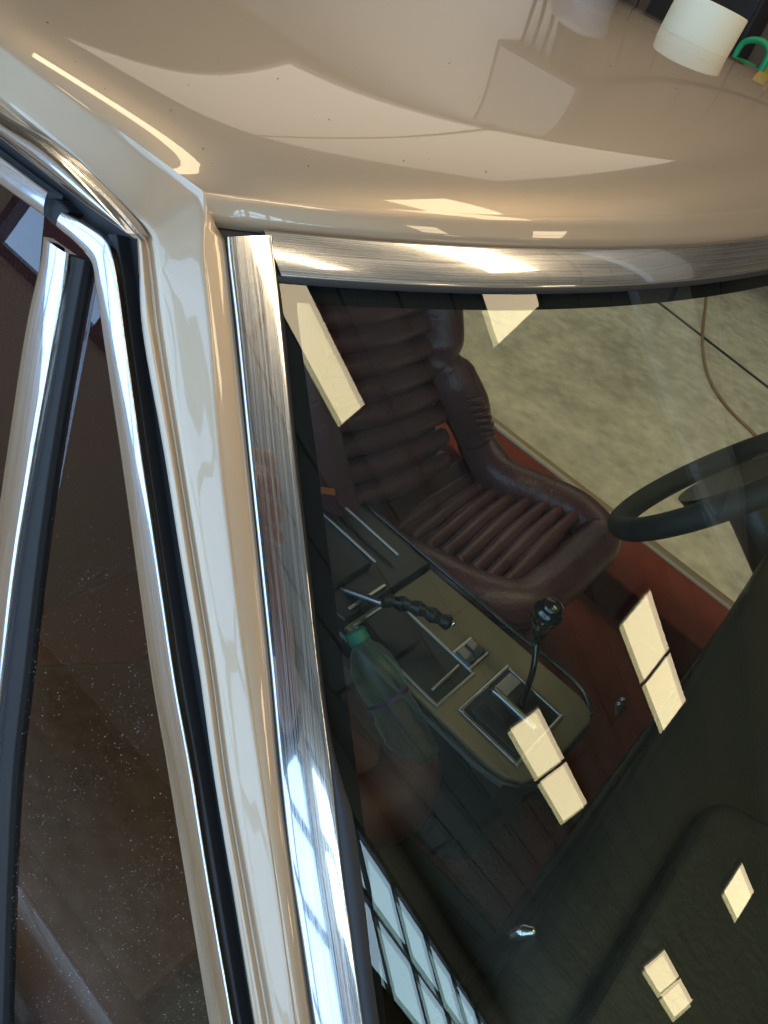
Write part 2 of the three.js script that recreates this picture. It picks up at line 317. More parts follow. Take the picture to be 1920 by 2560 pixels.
// windscreen: outer and inner face of the glass, black edge print between
const screen = sub('windscreen', car);
{
  const half = y => 0.552 + 0.382 * (1.264 - y);
  const face = off => { const rows = []; for (let i = 0; i <= 90; i++) { const h = lerp(-0.001, 0.46, i / 90), row = []; for (let j = 0; j <= 120; j++) { const u = j / 60 - 1; let x = u * 0.56; for (let k = 0; k < 4; k++) x = u * half(headY(x) - h); row.push(headAt(x, h, off)); } rows.push(row); } return loft(rows); };
  const normals = (g) => { { const n0 = V(0, 0, 0).fromBufferAttribute(g.attributes.normal, 40), p0 = V(0, 0, 0).fromBufferAttribute(g.attributes.position, 40); if (n0.dot(glassN(p0)) < 0) { const ix = g.index.array; for (let i = 0; i < ix.length; i += 3) { const t = ix[i]; ix[i] = ix[i + 1]; ix[i + 1] = t; } } } const p = g.attributes.position, n = g.attributes.normal; for (let i = 0; i < p.count; i++) { const q = glassN(V(p.getX(i), p.getY(i), p.getZ(i))); n.setXYZ(i, q.x, q.y, q.z); } return g; };
  mesh('outer_face', normals(face(0)), M.outer, screen);
  mesh('inner_face', normals(face(-0.0055)), M.inner, screen);
  const off = -0.0048, band = (f) => { const rows = []; for (let i = 0; i <= 80; i++) rows.push(f(i / 80)); return normals(loft(rows)); };
  const trimX = y => 0.5443 + 0.382 * (1.264 - y);
  mesh('edge_print', band(t => { const x = lerp(-0.56, 0.56, t); return [0.0, 0.008, 0.0162].map(h => headAt(x, h, off)); }), M.frit, screen);
  const inner = run2([[716, 700], [722, 770], [765, 1093], [783, 1240], [820, 1520], [852, 1780], [889, 2070], [931, 2448], [985, 2900]], 81).map(p => onGlass(p[0], p[1], off));
  for (const s of [-1, 1]) mesh('edge_print', band(t => { const p = inner[Math.round(t * 80)], x = trimX(p.y) + 0.008; return [x, lerp(x, -p.x, 0.6), -p.x].map(a => glassAt(s * a, p.y, off)); }), M.frit, screen);
}
// black channel under the mouldings
{
  const rows = []; for (let i = 0; i <= 80; i++) { const x = lerp(-0.575, 0.575, i / 80); rows.push([headAt(x, -0.012, -0.004), headAt(x, 0.004, -0.004)]); }
  mesh('screen_channel', loft(rows), M.rubber, car);
  for (const s of [-1, 1]) { const r2 = []; for (let i = 0; i <= 40; i++) { const y = lerp(1.272, 0.88, i / 40), x = 0.5443 + 0.382 * (1.264 - y); r2.push([glassAt(s * (x + 0.032), y, -0.005), glassAt(s * (x - 0.001), y, -0.0045)]); } mesh('screen_channel', loft(r2), M.rubber, car); }
}
// header moulding
{
  const n = 120, A = [], B = [];
  for (let i = 0; i < n; i++) { const x = lerp(-0.5475, 0.5475, i / (n - 1)); A.push(headAt(x, -0.0032, 0.0026)); B.push(headAt(x, 0.0102, 0.0026)); }
  mesh('header_moulding', moulding(A, B, p => glassN(p), { bulge: 0.0007, lip: 0.006, round: 0.0012 }), M.steel, car);
  const rub = (h0, h1) => { const rows = []; for (let i = 0; i < n; i++) { const x = lerp(-0.55, 0.55, i / (n - 1)); rows.push([headAt(x, h0, 0.0005), headAt(x, lerp(h0, h1, .5), 0.0022), headAt(x, h1, 0.0003)]); } return loft(rows); };
  mesh('header_seal', rub(0.009, 0.0118), M.rubber, car);
}
// pillar moulding: left and right outline taken from the picture
const PT_L = [[568, 592], [572, 640], [591, 806], [625, 1150], [652, 1410], [678, 1666], [700, 1905], [729, 2170], [758, 2363], [787, 2560], [840, 2900]];
const PT_R = [[682, 588], [688, 640], [706, 806], [740, 1150], [766, 1380], [797, 1666], [828, 1905], [857, 2170], [883, 2363], [910, 2560], [958, 2900]];
const mirrored = [];
{
  const a = run2(PT_L, 60), b = run2(PT_R, 60), off = 0.0035;
  const A = a.map(p => onGlass(p[0], p[1], off)), B = b.map(p => onGlass(p[0], p[1], off));
  mirrored.push(mesh('pillar_moulding', moulding(A, B, p => glassN(p), { bulge: 0.0001, lip: 0.0035, round: 0.0011 }), M.polished, car));
  const edge = run2([[689, 640], [711, 806], [745, 1150], [771, 1380], [803, 1666], [830, 1850], [852, 1940], [880, 2030], [892, 2100], [911, 2250], [933, 2448], [952, 2580], [1000, 2900]], 60), trimEdge = run2(PT_R.slice(1), 60);
  const rows = edge.map((p, i) => { const q = trimEdge.reduce((m, t) => Math.abs(t[1] - p[1]) < Math.abs(m[1] - p[1]) ? t : m); return [0, 0.35, 0.7, 1].map((t, k) => onGlass(lerp(q[0] - 6, p[0], t), p[1], [0.0008, 0.0018, 0.0018, 0.0003][k])); });
  mirrored.push(mesh('pillar_seal', loft(rows), M.rubber, car));
  const gap = A.slice(4).map((p, k) => { const i = k + 4; const d = A[i].clone().sub(B[i]).normalize(); return [p.clone().addScaledVector(d, -0.003).addScaledVector(glassN(p), -0.003), p.clone().addScaledVector(d, 0.0035).addScaledVector(glassN(p), -0.0035)]; });
  mirrored.push(mesh('moulding_gap', loft(gap), M.rubber, car));
}
const toPixel = p => { const d = p.clone().sub(EYE), c = k => d.x * ROWS[0][k] + d.y * ROWS[1][k] + d.z * ROWS[2][k]; return [960 + FOCAL * c(0) / c(2), 1280 + FOCAL * c(1) / c(2)]; };
// painted skin: roof, header flange, pillar
const SIDE_Y = 1.279;
let roofEdge, corner;
const sideCrease = (u, v) => atY(u, v, SIDE_Y);
{
  // roof
  const rows = [], NX = 110, NZ = 90;
  let xk = -0.56; for (let k = 0; k < 30; k++) { xk += (508 - toPixel(crease(xk))[0]) * 0.0001; }
  const K = crease(xk), side1 = sideCrease(0, 110);
  const edgeX = z => z > side1.z ? lerp(-side1.x, -K.x, clamp((z - side1.z) / (K.z - side1.z), 0, 1)) : lerp(-side1.x, 0.588, clamp((side1.z - z) / 0.4, 0, 1));
  const edgeY = z => z > side1.z ? lerp(SIDE_Y, K.y, clamp((z - side1.z) / (K.z - side1.z), 0, 1)) : SIDE_Y;
  const top = (x, z) => { const ex = edgeX(z), b = crown(ex) - 0.015 * z; return crown(x) - 0.015 * z - (b - edgeY(z)) * Math.exp(-Math.max(0, ex - Math.abs(x)) / 0.014); };
  for (let i = 0; i <= NZ; i++) {
    const row = [];
    for (let j = 0; j <= NX; j++) {
      const u = 2 * j / NX - 1, f = Math.sign(u) * (1 - (1 - Math.abs(u)) ** 1.35), fr = crease(f * -xk);
      const e = (i / NZ) ** 2.2, z = lerp(fr.z, -1.5, e), x = f * edgeX(z) + (fr.x - f * edgeX(fr.z)) * Math.exp(-(fr.z - z) / 0.05);
      row.push(V(x, top(x, z) - (top(fr.x, fr.z) - fr.y) * Math.exp(-(fr.z - z) / 0.02) + 0.00003 * (fbm(x + 1, z + 2, 24, 2, 300) - 0.5) * Math.min(1, i / 4), z));
    }
    rows.push(row);
  }
  mesh('roof', loft(rows), M.paint, car);
  roofEdge = u => { let lo = -1.4, hi = K.z; for (let k = 0; k < 50; k++) { const m = (lo + hi) / 2; if (toPixel(V(-edgeX(m), edgeY(m), m))[0] < u) lo = m; else hi = m; } return V(-edgeX(lo), edgeY(lo), lo); };
  corner = K;
  // flange between roof and header moulding, running on down the pillar beside the moulding
  const stations = [];
  for (let i = 0; i < 100; i++) { const x = lerp(-xk, xk, i / 99); const hc = -0.0118 - 0.004 * Math.max(0, glassS(x)); stations.push([crease(x), headAt(x, lerp(hc, -0.0045, 0.15), 0.0044), headAt(x, lerp(hc, -0.0045, 0.4), 0.0038), headAt(x, lerp(hc, -0.0045, 0.75), 0.0022), headAt(x, -0.0046, 0.0008), headAt(x, -0.0034, -0.003)]); }
  const side = [[[508, 500], [566, 583]], [[511, 560], [562, 600]], [[515, 640], [567, 640]], [[531, 806], [584, 806]], [[557, 1150], [620, 1150]], [[586, 1410], [647, 1410]], [[618, 1666], [673, 1666]], [[655, 1941], [697, 1941]], [[697, 2240], [736, 2240]], [[738, 2541], [776, 2541]], [[790, 2900], [828, 2900]]];
  const o = run2(side.map(s => s[0]), 70), q = run2(side.map(s => s[1]), 70);
  o.forEach((p, i) => {
    if (p[1] < 560) return;
    const a = onGlass(p[0], p[1], 0.004), b = onGlass(q[i][0], q[i][1], 0.001), n = glassN(a), w = b.clone().sub(a);
    stations.push([a, a.clone().addScaledVector(w, 0.15).addScaledVector(n, 0.0003), a.clone().addScaledVector(w, 0.4).addScaledVector(n, 0.0006), a.clone().addScaledVector(w, 0.72).addScaledVector(n, 0.0006), b, b.clone().addScaledVector(w.clone().normalize(), 0.001).addScaledVector(n, -0.004)]);
  });
  mesh('screen_surround', loft(stations), M.paint, car);
  // outer face of roof rail and pillar: crease, face edge, groove, lip
  const F = [
    [[-330, -145], [-330, -40], [-330, -30], [-330, -24], [-330, -16]],
    [[0, 110], [0, 245], [0, 258], [0, 266], [0, 276]],
    [[231, 278], [148, 368], [140, 376], [134, 382], [124, 393]],
    [[370, 388], [294, 508], [287, 514], [281, 518], [270, 524]],
    [[463, 460], [362, 570], [355, 575], [348, 579], [338, 584]],
    [[508, 500], [377, 604], [367, 605], [356, 606], [343, 606]],
    [[515, 640], [388, 680], [378, 680], [364, 680], [347, 680]],
    [[531, 806], [403, 806], [392, 806], [378, 806], [353, 806]],
    [[557, 1150], [455, 1150], [446, 1150], [436, 1150], [412, 1150]],
    [[586, 1410], [496, 1410], [487, 1410], [477, 1410], [453, 1410]],
    [[618, 1666], [537, 1666], [528, 1666], [519, 1666], [495, 1666]],
    [[655, 1941], [573, 1941], [564, 1941], [555, 1941], [534, 1941]],
    [[697, 2240], [625, 2240], [615, 2240], [606, 2240], [583, 2240]],
    [[738, 2541], [678, 2541], [668, 2541], [658, 2541], [632, 2541]],
    [[790, 2900], [740, 2900], [730, 2900], [720, 2900], [694, 2900]],
  ];
  const N = 110, cols = [0, 1, 2, 3, 4].map(k => run2(F.map(r => r[k]), N));
  const out = [];
  for (let i = 0; i < N; i++) {
    const px = cols.map(c => c[i]), t = clamp((px[0][1] - 430) / 90, 0, 1);
    const a = px[0][1] < 500 ? roofEdge(px[0][0]) : px[0][1] > 560 ? onGlass(...px[0], 0.004) : corner.clone().lerp(onGlass(515, 560, 0.004), (px[0][1] - 500) / 60), e = onSide(...px[4], 0);
    const da = a.distanceTo(EYE), de = e.distanceTo(EYE), dist = (p, q) => Math.hypot(p[0] - q[0], p[1] - q[1]), full = dist(px[0], px[4]);
    const put = (p, extra) => EYE.clone().addScaledVector(ray(...p), lerp(da, de, dist(px[0], p) / full) + extra);
    const between = (k, w) => [lerp(px[k][0], px[k + 1][0], w), lerp(px[k][1], px[k + 1][1], w)];
    const row = [a];
    for (const [w, d] of [[0.03, -0.0004], [0.07, -0.0006], [0.14, -0.0007], [0.3, -0.0007], [0.5, -0.0007], [0.7, -0.0007], [0.86, -0.0006], [0.95, -0.0003], [1, 0.0004]]) row.push(put(between(0, w), d));
    row.push(put(between(1, 0.5), 0.0022), put(px[2], 0.003), put(between(2, 0.5), 0.0024), put(px[3], 0.0005), put(between(3, 0.15), -0.0006), put(between(3, 0.45), -0.0006), put(between(3, 0.8), 0.0006), e, e.clone().addScaledVector(SIDE_N, -0.006));
    out.push(row);
  }
  mirrored.push(mesh('pillar_skin', loft(out), M.paint, car));
}
{
  const spots = []; for (let i = 0; i < 170; i++) { const u = 60 + 1700 * rnd(), v = 20 + 500 * rnd(); if (v < u * 0.77 + 130 - 60 || u > 480) if (v < 535 && !(v < 120 && u > 1500)) { if (u < 500 && v > 0.765 * u + 95) continue; const p = onRoof(u, v); spots.push([p.add(V(0, 0.0001, 0)), 0.0001 + 0.0005 * rnd() ** 5]); } }
  const d = new THREE.InstancedMesh(new THREE.TetrahedronGeometry(1, 0), std(rgb(0.06, 0.045, 0.03), 0.9), spots.length), m4 = new THREE.Matrix4(), q = new THREE.Quaternion(), e = new THREE.Euler();
  spots.forEach(([p, r], i) => { e.set(rnd() * 6, rnd() * 6, rnd() * 6); d.setMatrixAt(i, m4.compose(p, q.setFromEuler(e), V(r, r * 0.6, r * (1 + rnd())))); }); d.name = 'grit'; d.userData.kind = 'stuff'; car.add(d);
}
for (const m of mirrored) { const c = m.clone(); c.scale.x = -1; car.add(c); }
// door opening on the right side: seals, bright frames, glass
const sideStrip = (L, R, n, off, opt) => moulding(run2(L, n).map(p => onSide(...p, off)), run2(R, n).map(p => onSide(...p, off)), () => SIDE_N, opt);
{
  const sheet = (L, R, n, off) => { const a = run2(L, n), b = run2(R, n); return loft(a.map((p, i) => [0, 0.33, 0.67, 1].map(t => onSide(lerp(p[0], b[i][0], t), lerp(p[1], b[i][1], t), off)))); };
  // roof rail moulding above the windows
  mesh('rail_moulding', sideStrip([[-330, 95], [0, 347], [93, 420], [203, 506], [300, 574], [330, 594]], [[-330, 18], [0, 280], [124, 357], [243, 467], [318, 548], [342, 582]], 60, 0.004, { bulge: 0.0035, lip: 0.006, round: 0.001 }), M.chrome, car);
  // dark door channel
  mesh('door_channel', sheet([[-330, 150], [0, 395], [110, 480], [250, 590], [275, 700], [296, 806], [340, 1150], [422, 1666], [465, 1941], [570, 2541], [630, 2900]], [[-330, 20], [0, 290], [124, 365], [330, 575], [346, 640], [356, 806], [414, 1150], [498, 1666], [537, 1941], [635, 2541], [698, 2900]], 70, -0.010), M.rubber, car);
  mesh('door_seal', sideStrip([[264, 590], [290, 700], [305, 806], [354, 1150], [438, 1712], [473, 1905], [578, 2541], [641, 2900]], [[290, 585], [308, 700], [322, 806], [371, 1150], [457, 1712], [492, 1905], [598, 2541], [661, 2900]], 60, -0.003, { bulge: 0.001, lip: 0.008, round: 0.001 }), M.softRubber, car);
  // main window frame
  mesh('window_frame', sideStrip([[-330, 215], [0, 463], [60, 506], [108, 540]], [[-330, 140], [0, 390], [66, 440], [118, 478]], 30, 0.002, { bulge: 0.0005, lip: 0.008, round: 0.0012 }), M.chrome, car);
  mesh('frame_joint', sideStrip([[112, 545], [122, 556], [136, 566]], [[120, 482], [150, 505], [172, 528]], 8, -0.002, { bulge: 0.001, lip: 0.008 }), M.softRubber, car);
  // quarter light
  const q = sub('quarter_light', car);
  mesh('front_bar', sideStrip([[138, 566], [190, 612], [226, 655], [238, 720], [261, 875], [302, 1150], [323, 1300], [348, 1483], [380, 1712], [413, 1900], [458, 2175], [518, 2541], [580, 2900]], [[154, 529], [212, 560], [262, 600], [281, 650], [312, 860], [353, 1150], [376, 1300], [403, 1483], [437, 1712], [472, 1905], [516, 2185], [577, 2541], [640, 2900]], 80, 0.001, { bulge: 0.0003, lip: 0.003, round: 0.0009 }), M.chrome, q);
  mesh('rear_bar', sideStrip([[103, 590], [96, 650], [62, 806], [10, 1150], [-25, 1400], [-62, 1666], [-100, 1941], [-180, 2541], [-220, 2900]], [[162, 632], [158, 670], [136, 806], [76, 1150], [35, 1400], [3, 1666], [-25, 1941], [-75, 2541], [-105, 2900]], 60, 0.006, { bulge: 0.0004, lip: 0.006, round: 0.0022 }), M.chrome, q);
  mesh('rubber_bead', sideStrip([[164, 634], [160, 672], [138, 806], [78, 1150], [37, 1400], [5, 1666], [-23, 1941], [-73, 2541], [-103, 2900]], [[209, 650], [202, 690], [181, 806], [124, 1150], [90, 1400], [60, 1666], [29, 1941], [6, 2541], [0, 2900]], 60, 0.000, { bulge: 0.0012, lip: 0.006, round: 0.001 }), M.softRubber, q);
  mesh('glass_pane', sheet([[200, 640], [176, 806], [118, 1150], [84, 1400], [54, 1666], [23, 1941], [0, 2541], [-6, 2900]], [[236, 645], [256, 806], [310, 1150], [346, 1400], [384, 1666], [428, 1941], [528, 2541], [590, 2900]], 60, -0.004), M.sideGlass, q);
  mesh('door_glass', sheet([[-420, 150], [-420, 600], [-420, 1200], [-420, 1800]], [[116, 480], [95, 700], [30, 1200], [-40, 1800]], 20, -0.006), M.sideGlass, car);
  // flecks of dust on the quarter light
  const fleck = new THREE.TetrahedronGeometry(1, 0), spots = [];
  for (let i = 0; i < 12000; i++) {
    const v = 1150 + 1500 * Math.sqrt(rnd()), a = lerp(130, 15, clamp((v - 1150) / 1000, 0, 1)), b = lerp(300, 540, (v - 1150) / 1400), u = a + (b - a) * rnd();
    if (rnd() < 0.35 + 0.4 * Math.sin(u * 0.02 + v * 0.013)) continue;
    spots.push([onSide(u, v, -0.0036), 0.00004 + 0.0002 * rnd() ** 6]);
  }
  const dust = new THREE.InstancedMesh(fleck, std(rgb(0.55, 0.53, 0.5), 0.9), spots.length); dust.name = 'dust'; dust.userData.kind = 'stuff';
  const mt = new THREE.Matrix4(), qt = new THREE.Quaternion(), eu = new THREE.Euler();
  spots.forEach(([p, s], i) => { eu.set(rnd() * 6, rnd() * 6, rnd() * 6); mt.compose(p, qt.setFromEuler(eu), V(s, s, s * (1 + 2 * rnd()))); dust.setMatrixAt(i, mt); });
  q.add(dust);
}
// cabin shell
{
  const shell = sub('cabin_shell', car);
  mesh('floor_carpet', box(1.36, 0.02, 2.3, 0, 0.26, -0.45), M.carpet, shell);
  mesh('sill_carpet', slab([[0.60, -1.3], [0.768, -1.3], [0.778, 0.42], [0.60, 0.42]], 0.27, 0.376, 0.008), M.carpet, shell);
  mesh('sill_plate', box(0.014, 0.012, 1.75, 0.779, 0.372, -0.44, 0.004), M.grey, shell);
  mesh('outer_sill', box(0.05, 0.25, 2.2, 0.80, 0.25, -0.4, 0.02), M.paint, shell);
  mesh('driver_foot_carpet', slab([[0.10, -0.2], [0.66, -0.2], [0.66, 0.6], [0.12, 0.6]], 0.271, 0.29, 0.004), M.carpet, shell);
  mesh('dark_floor_sheet', slab([[-0.66, -0.35], [-0.13, -0.35], [-0.13, 0.62], [-0.66, 0.62]], 0.271, 0.281, 0.003), M.rubber, shell);  // black sheet added over the passenger carpet, darkens the footwell floor
  mesh('bulkhead', box(1.4, 0.7, 0.05, 0, 0.5, 0.78), M.dark, shell);
  mesh('rear_wall', box(1.4, 0.75, 0.06, 0, 0.62, -1.2), M.maroon, shell);
  mesh('headlining', (() => { const rows = []; for (let i = 0; i <= 12; i++) rows.push(Array.from({ length: 13 }, (_, j) => { const x = lerp(-0.55, 0.55, j / 12), z = lerp(creaseZ(x) - 0.05, -1.3, i / 12); return V(x, roofY(x, z) - 0.02, z); })); return loft(rows); })(), M.olive, shell);
  mesh('door_panel', box(0.05, 0.58, 1.9, -0.692, 0.56, -0.52, 0.02), M.maroon, shell);
  mesh('door_skin', box(0.06, 0.58, 2.2, -0.80, 0.54, -0.4, 0.03), M.paint, shell);
}
// dashboard
{
  const d = sub('dashboard', car);
  const rows = [];
  for (let i = 0; i <= 60; i++) {
    const x = lerp(-0.70, 0.70, i / 60), row = [];
    for (const [z, y] of [[0.315, 0.70], [0.296, 0.74], [0.288, 0.775], [0.289, 0.79], [0.294, 0.797], [0.302, 0.802], [0.33, 0.806], [0.40, 0.812], [0.50, 0.818], [0.66, 0.82]]) row.push(V(x, y, z + 0.008 - 0.05 * (x + 0.08) * clamp(1 - (z - 0.31) / 0.15, 0, 1)));
    rows.push(row);
  }
  mesh('top_pad', loft(rows), M.dash, d);
  // raised pad over the glove box, with a rolled edge
  const sh = new THREE.Shape(), x1 = -0.172, x0 = -0.72, z0 = 0.378, z1 = 0.62, r = 0.035;
  sh.moveTo(x0, -z0); sh.lineTo(x1 - r, -z0); sh.quadraticCurveTo(x1, -z0, x1 + 0.004, -z0 - r); sh.lineTo(x1 + 0.10, -z1); sh.lineTo(x0, -z1); sh.closePath();
  const pad = new THREE.ExtrudeGeometry(sh, { depth: 0.018, bevelEnabled: true, bevelThickness: 0.008, bevelSize: 0.010, bevelSegments: 5, curveSegments: 14 }); pad.rotateX(-Math.PI / 2); pad.translate(0, 0.806, 0);
  mesh('raised_pad', pad, M.dash, d);
  mesh('lower_panel', box(1.2, 0.12, 0.05, 0, 0.63, 0.345, 0.015), M.dash, d);
  mesh('under_tray', slab([[-0.6, 0.32], [0.62, 0.30], [0.62, 0.7], [-0.6, 0.7]], 0.55, 0.575, 0.006), M.black, d);
  const k = atY(1306, 2330, 0.79);
  mesh('chrome_knob', sweep([k.clone().add(V(-0.006, -0.008, -0.004)), k.clone().add(V(0, 0, 0)), k.clone().add(V(0.004, 0.006, 0.006))], [0.0045, 0.006, 0.004], 10, 12), M.chrome, d);
  const s1 = atY(1545, 1785, 0.60); for (const dx of [0, 0.012]) mesh('chrome_switch', sweep([s1.clone().add(V(dx, 0, 0)), s1.clone().add(V(dx + 0.004, 0.012, -0.008))], [0.004, 0.005], 6, 10), M.chrome, d);
}
// centre console
{
  const c = sub('centre_console', car);
  mesh('console_body', slab([[-0.125, -0.6], [-0.122, 0.17], [-0.114, 0.215], [-0.095, 0.238], [-0.062, 0.25], [0.0, 0.252], [0.085, 0.252], [0.104, 0.238], [0.112, 0.21], [0.105, 0.05], [0.09, -0.6]], 0.27, 0.519, 0.010), M.black, c);
  mesh('console_top', slab([[-0.113, -0.10], [-0.112, 0.18], [-0.106, 0.212], [-0.09, 0.232], [-0.062, 0.243], [0.0, 0.246], [0.082, 0.246], [0.1, 0.234], [0.107, 0.21], [0.102, 0.05], [0.096, -0.10]], 0.519, 0.53, 0.004), M.olive, c);
  mesh('console_rear', slab([[-0.118, -0.6], [-0.113, -0.104], [0.096, -0.104], [0.085, -0.6]], 0.519, 0.538, 0.004), M.black, c);
  const frame = (name, x0, x1, z0, z1, y, w, mat) => { for (const [a, b, p, q] of [[x0, x1, z0, z0 + w], [x0, x1, z1 - w, z1], [x0, x0 + w, z0 + w, z1 - w], [x1 - w, x1, z0 + w, z1 - w]]) mesh(name, box(b - a, 0.005, q - p, (a + b) / 2, y, (p + q) / 2, 0.0015), mat, c); };
  mesh('coin_tray', box(0.086, 0.003, 0.165, -0.058, 0.5312, -0.006), M.black, c);
  frame('tray_frame', -0.106, -0.010, -0.093, 0.081, 0.5325, 0.005, M.alloy);
  mesh('tray_handle', pipe([V(-0.092, 0.538, 0.058), V(-0.026, 0.538, 0.056)], 0.0035, 8), M.alloy, c);
  mesh('switch_base', box(0.052, 0.006, 0.04, 0.012, 0.533, 0.052, 0.002), M.alloy, c);
  for (const dx of [-0.012, 0.012]) mesh('rocker_switch', box(0.02, 0.006, 0.03, 0.012 + dx, 0.537, 0.052, 0.002), M.gloss, c);
  mesh('gate_plate', box(0.118, 0.004, 0.098, -0.018, 0.532, 0.157, 0.001), M.black, c);
  frame('gate_frame', -0.083, 0.047, 0.102, 0.214, 0.5335, 0.006, M.chrome);
  mesh('gate_scale', box(0.03, 0.003, 0.08, -0.055, 0.5355, 0.157, 0.001), M.gloss, c);
  mesh('gate_cover', box(0.05, 0.003, 0.022, 0.012, 0.5358, 0.125, 0.001), M.alloy, c);
  mesh('gate_slot', pipe([V(-0.012, 0.536, 0.118), V(-0.012, 0.536, 0.195)], 0.007, 8), M.alloy, c);
  // gear lever
  const b0 = V(0.003, 0.53, 0.16), kn = atY(1372, 1530, 0.665);
  const lv = sub('gear_lever', car);
  mesh('rod', sweep([b0, b0.clone().lerp(kn, 0.4).add(V(0.006, 0, 0)), kn.clone().add(V(-0.004, -0.05, 0.008))], [0.005, 0.0048, 0.006], 20, 12), M.gloss, lv);
  mesh('sleeve', sweep([kn.clone().add(V(-0.008, -0.06, 0.012)), kn.clone().add(V(-0.003, -0.035, 0.005)), kn.clone().add(V(0, -0.012, 0))], [0.007, 0.013, 0.021], 12, 16), M.gloss, lv);
  mesh('knob', sweep([kn.clone().add(V(0, -0.014, 0)), kn, kn.clone().add(V(0, 0.012, 0))], [0.020, 0.023, 0.017], 12, 18), M.gloss, lv);
  // hand brake with finger grips
  const h0 = atY(965, 1500, 0.575), h1 = atY(1118, 1556, 0.575), rad = []; for (let i = 0; i < 17; i++) rad.push(0.0105 + 0.002 * Math.cos(i / 16 * Math.PI * 2 * 4));
  const hb = sub('hand_brake', car);
  mesh('grip', sweep([h0, h0.clone().lerp(h1, 0.5).add(V(0, 0.006, 0)), h1], rad, 64, 14), M.black, hb);
  mesh('button', sweep([h1.clone(), h1.clone().lerp(h0, -0.1)], [0.006, 0.006], 6, 12), M.chrome, hb);
  mesh('lever', pipe([h0.clone().add(V(0.0, -0.01, 0)), h0.clone().add(V(-0.01, -0.04, -0.07))], 0.006, 8), M.alloy, hb);
  // rear tray and strap rails
  mesh('rear_tray', box(0.10, 0.02, 0.17, -0.05, 0.541, -0.24, 0.004), M.black, c);
  for (const [x, z, l] of [[-0.105, -0.24, 0.18], [0.0, -0.24, 0.18], [0.045, -0.22, 0.16]]) mesh('tray_rail', box(0.005, 0.006, l, x, 0.553, z, 0.002), M.alloy, c);
  mesh('cross_rail', box(0.085, 0.006, 0.007, -0.052, 0.54, -0.115, 0.002), M.alloy, c);
  mesh('console_piping', pipe([V(0.100, 0.53, -0.5), V(0.112, 0.533, 0.05), V(0.118, 0.533, 0.19), V(0.112, 0.528, 0.22), V(0.10, 0.52, 0.24)], 0.004, 40, 10), M.gloss, c);
}
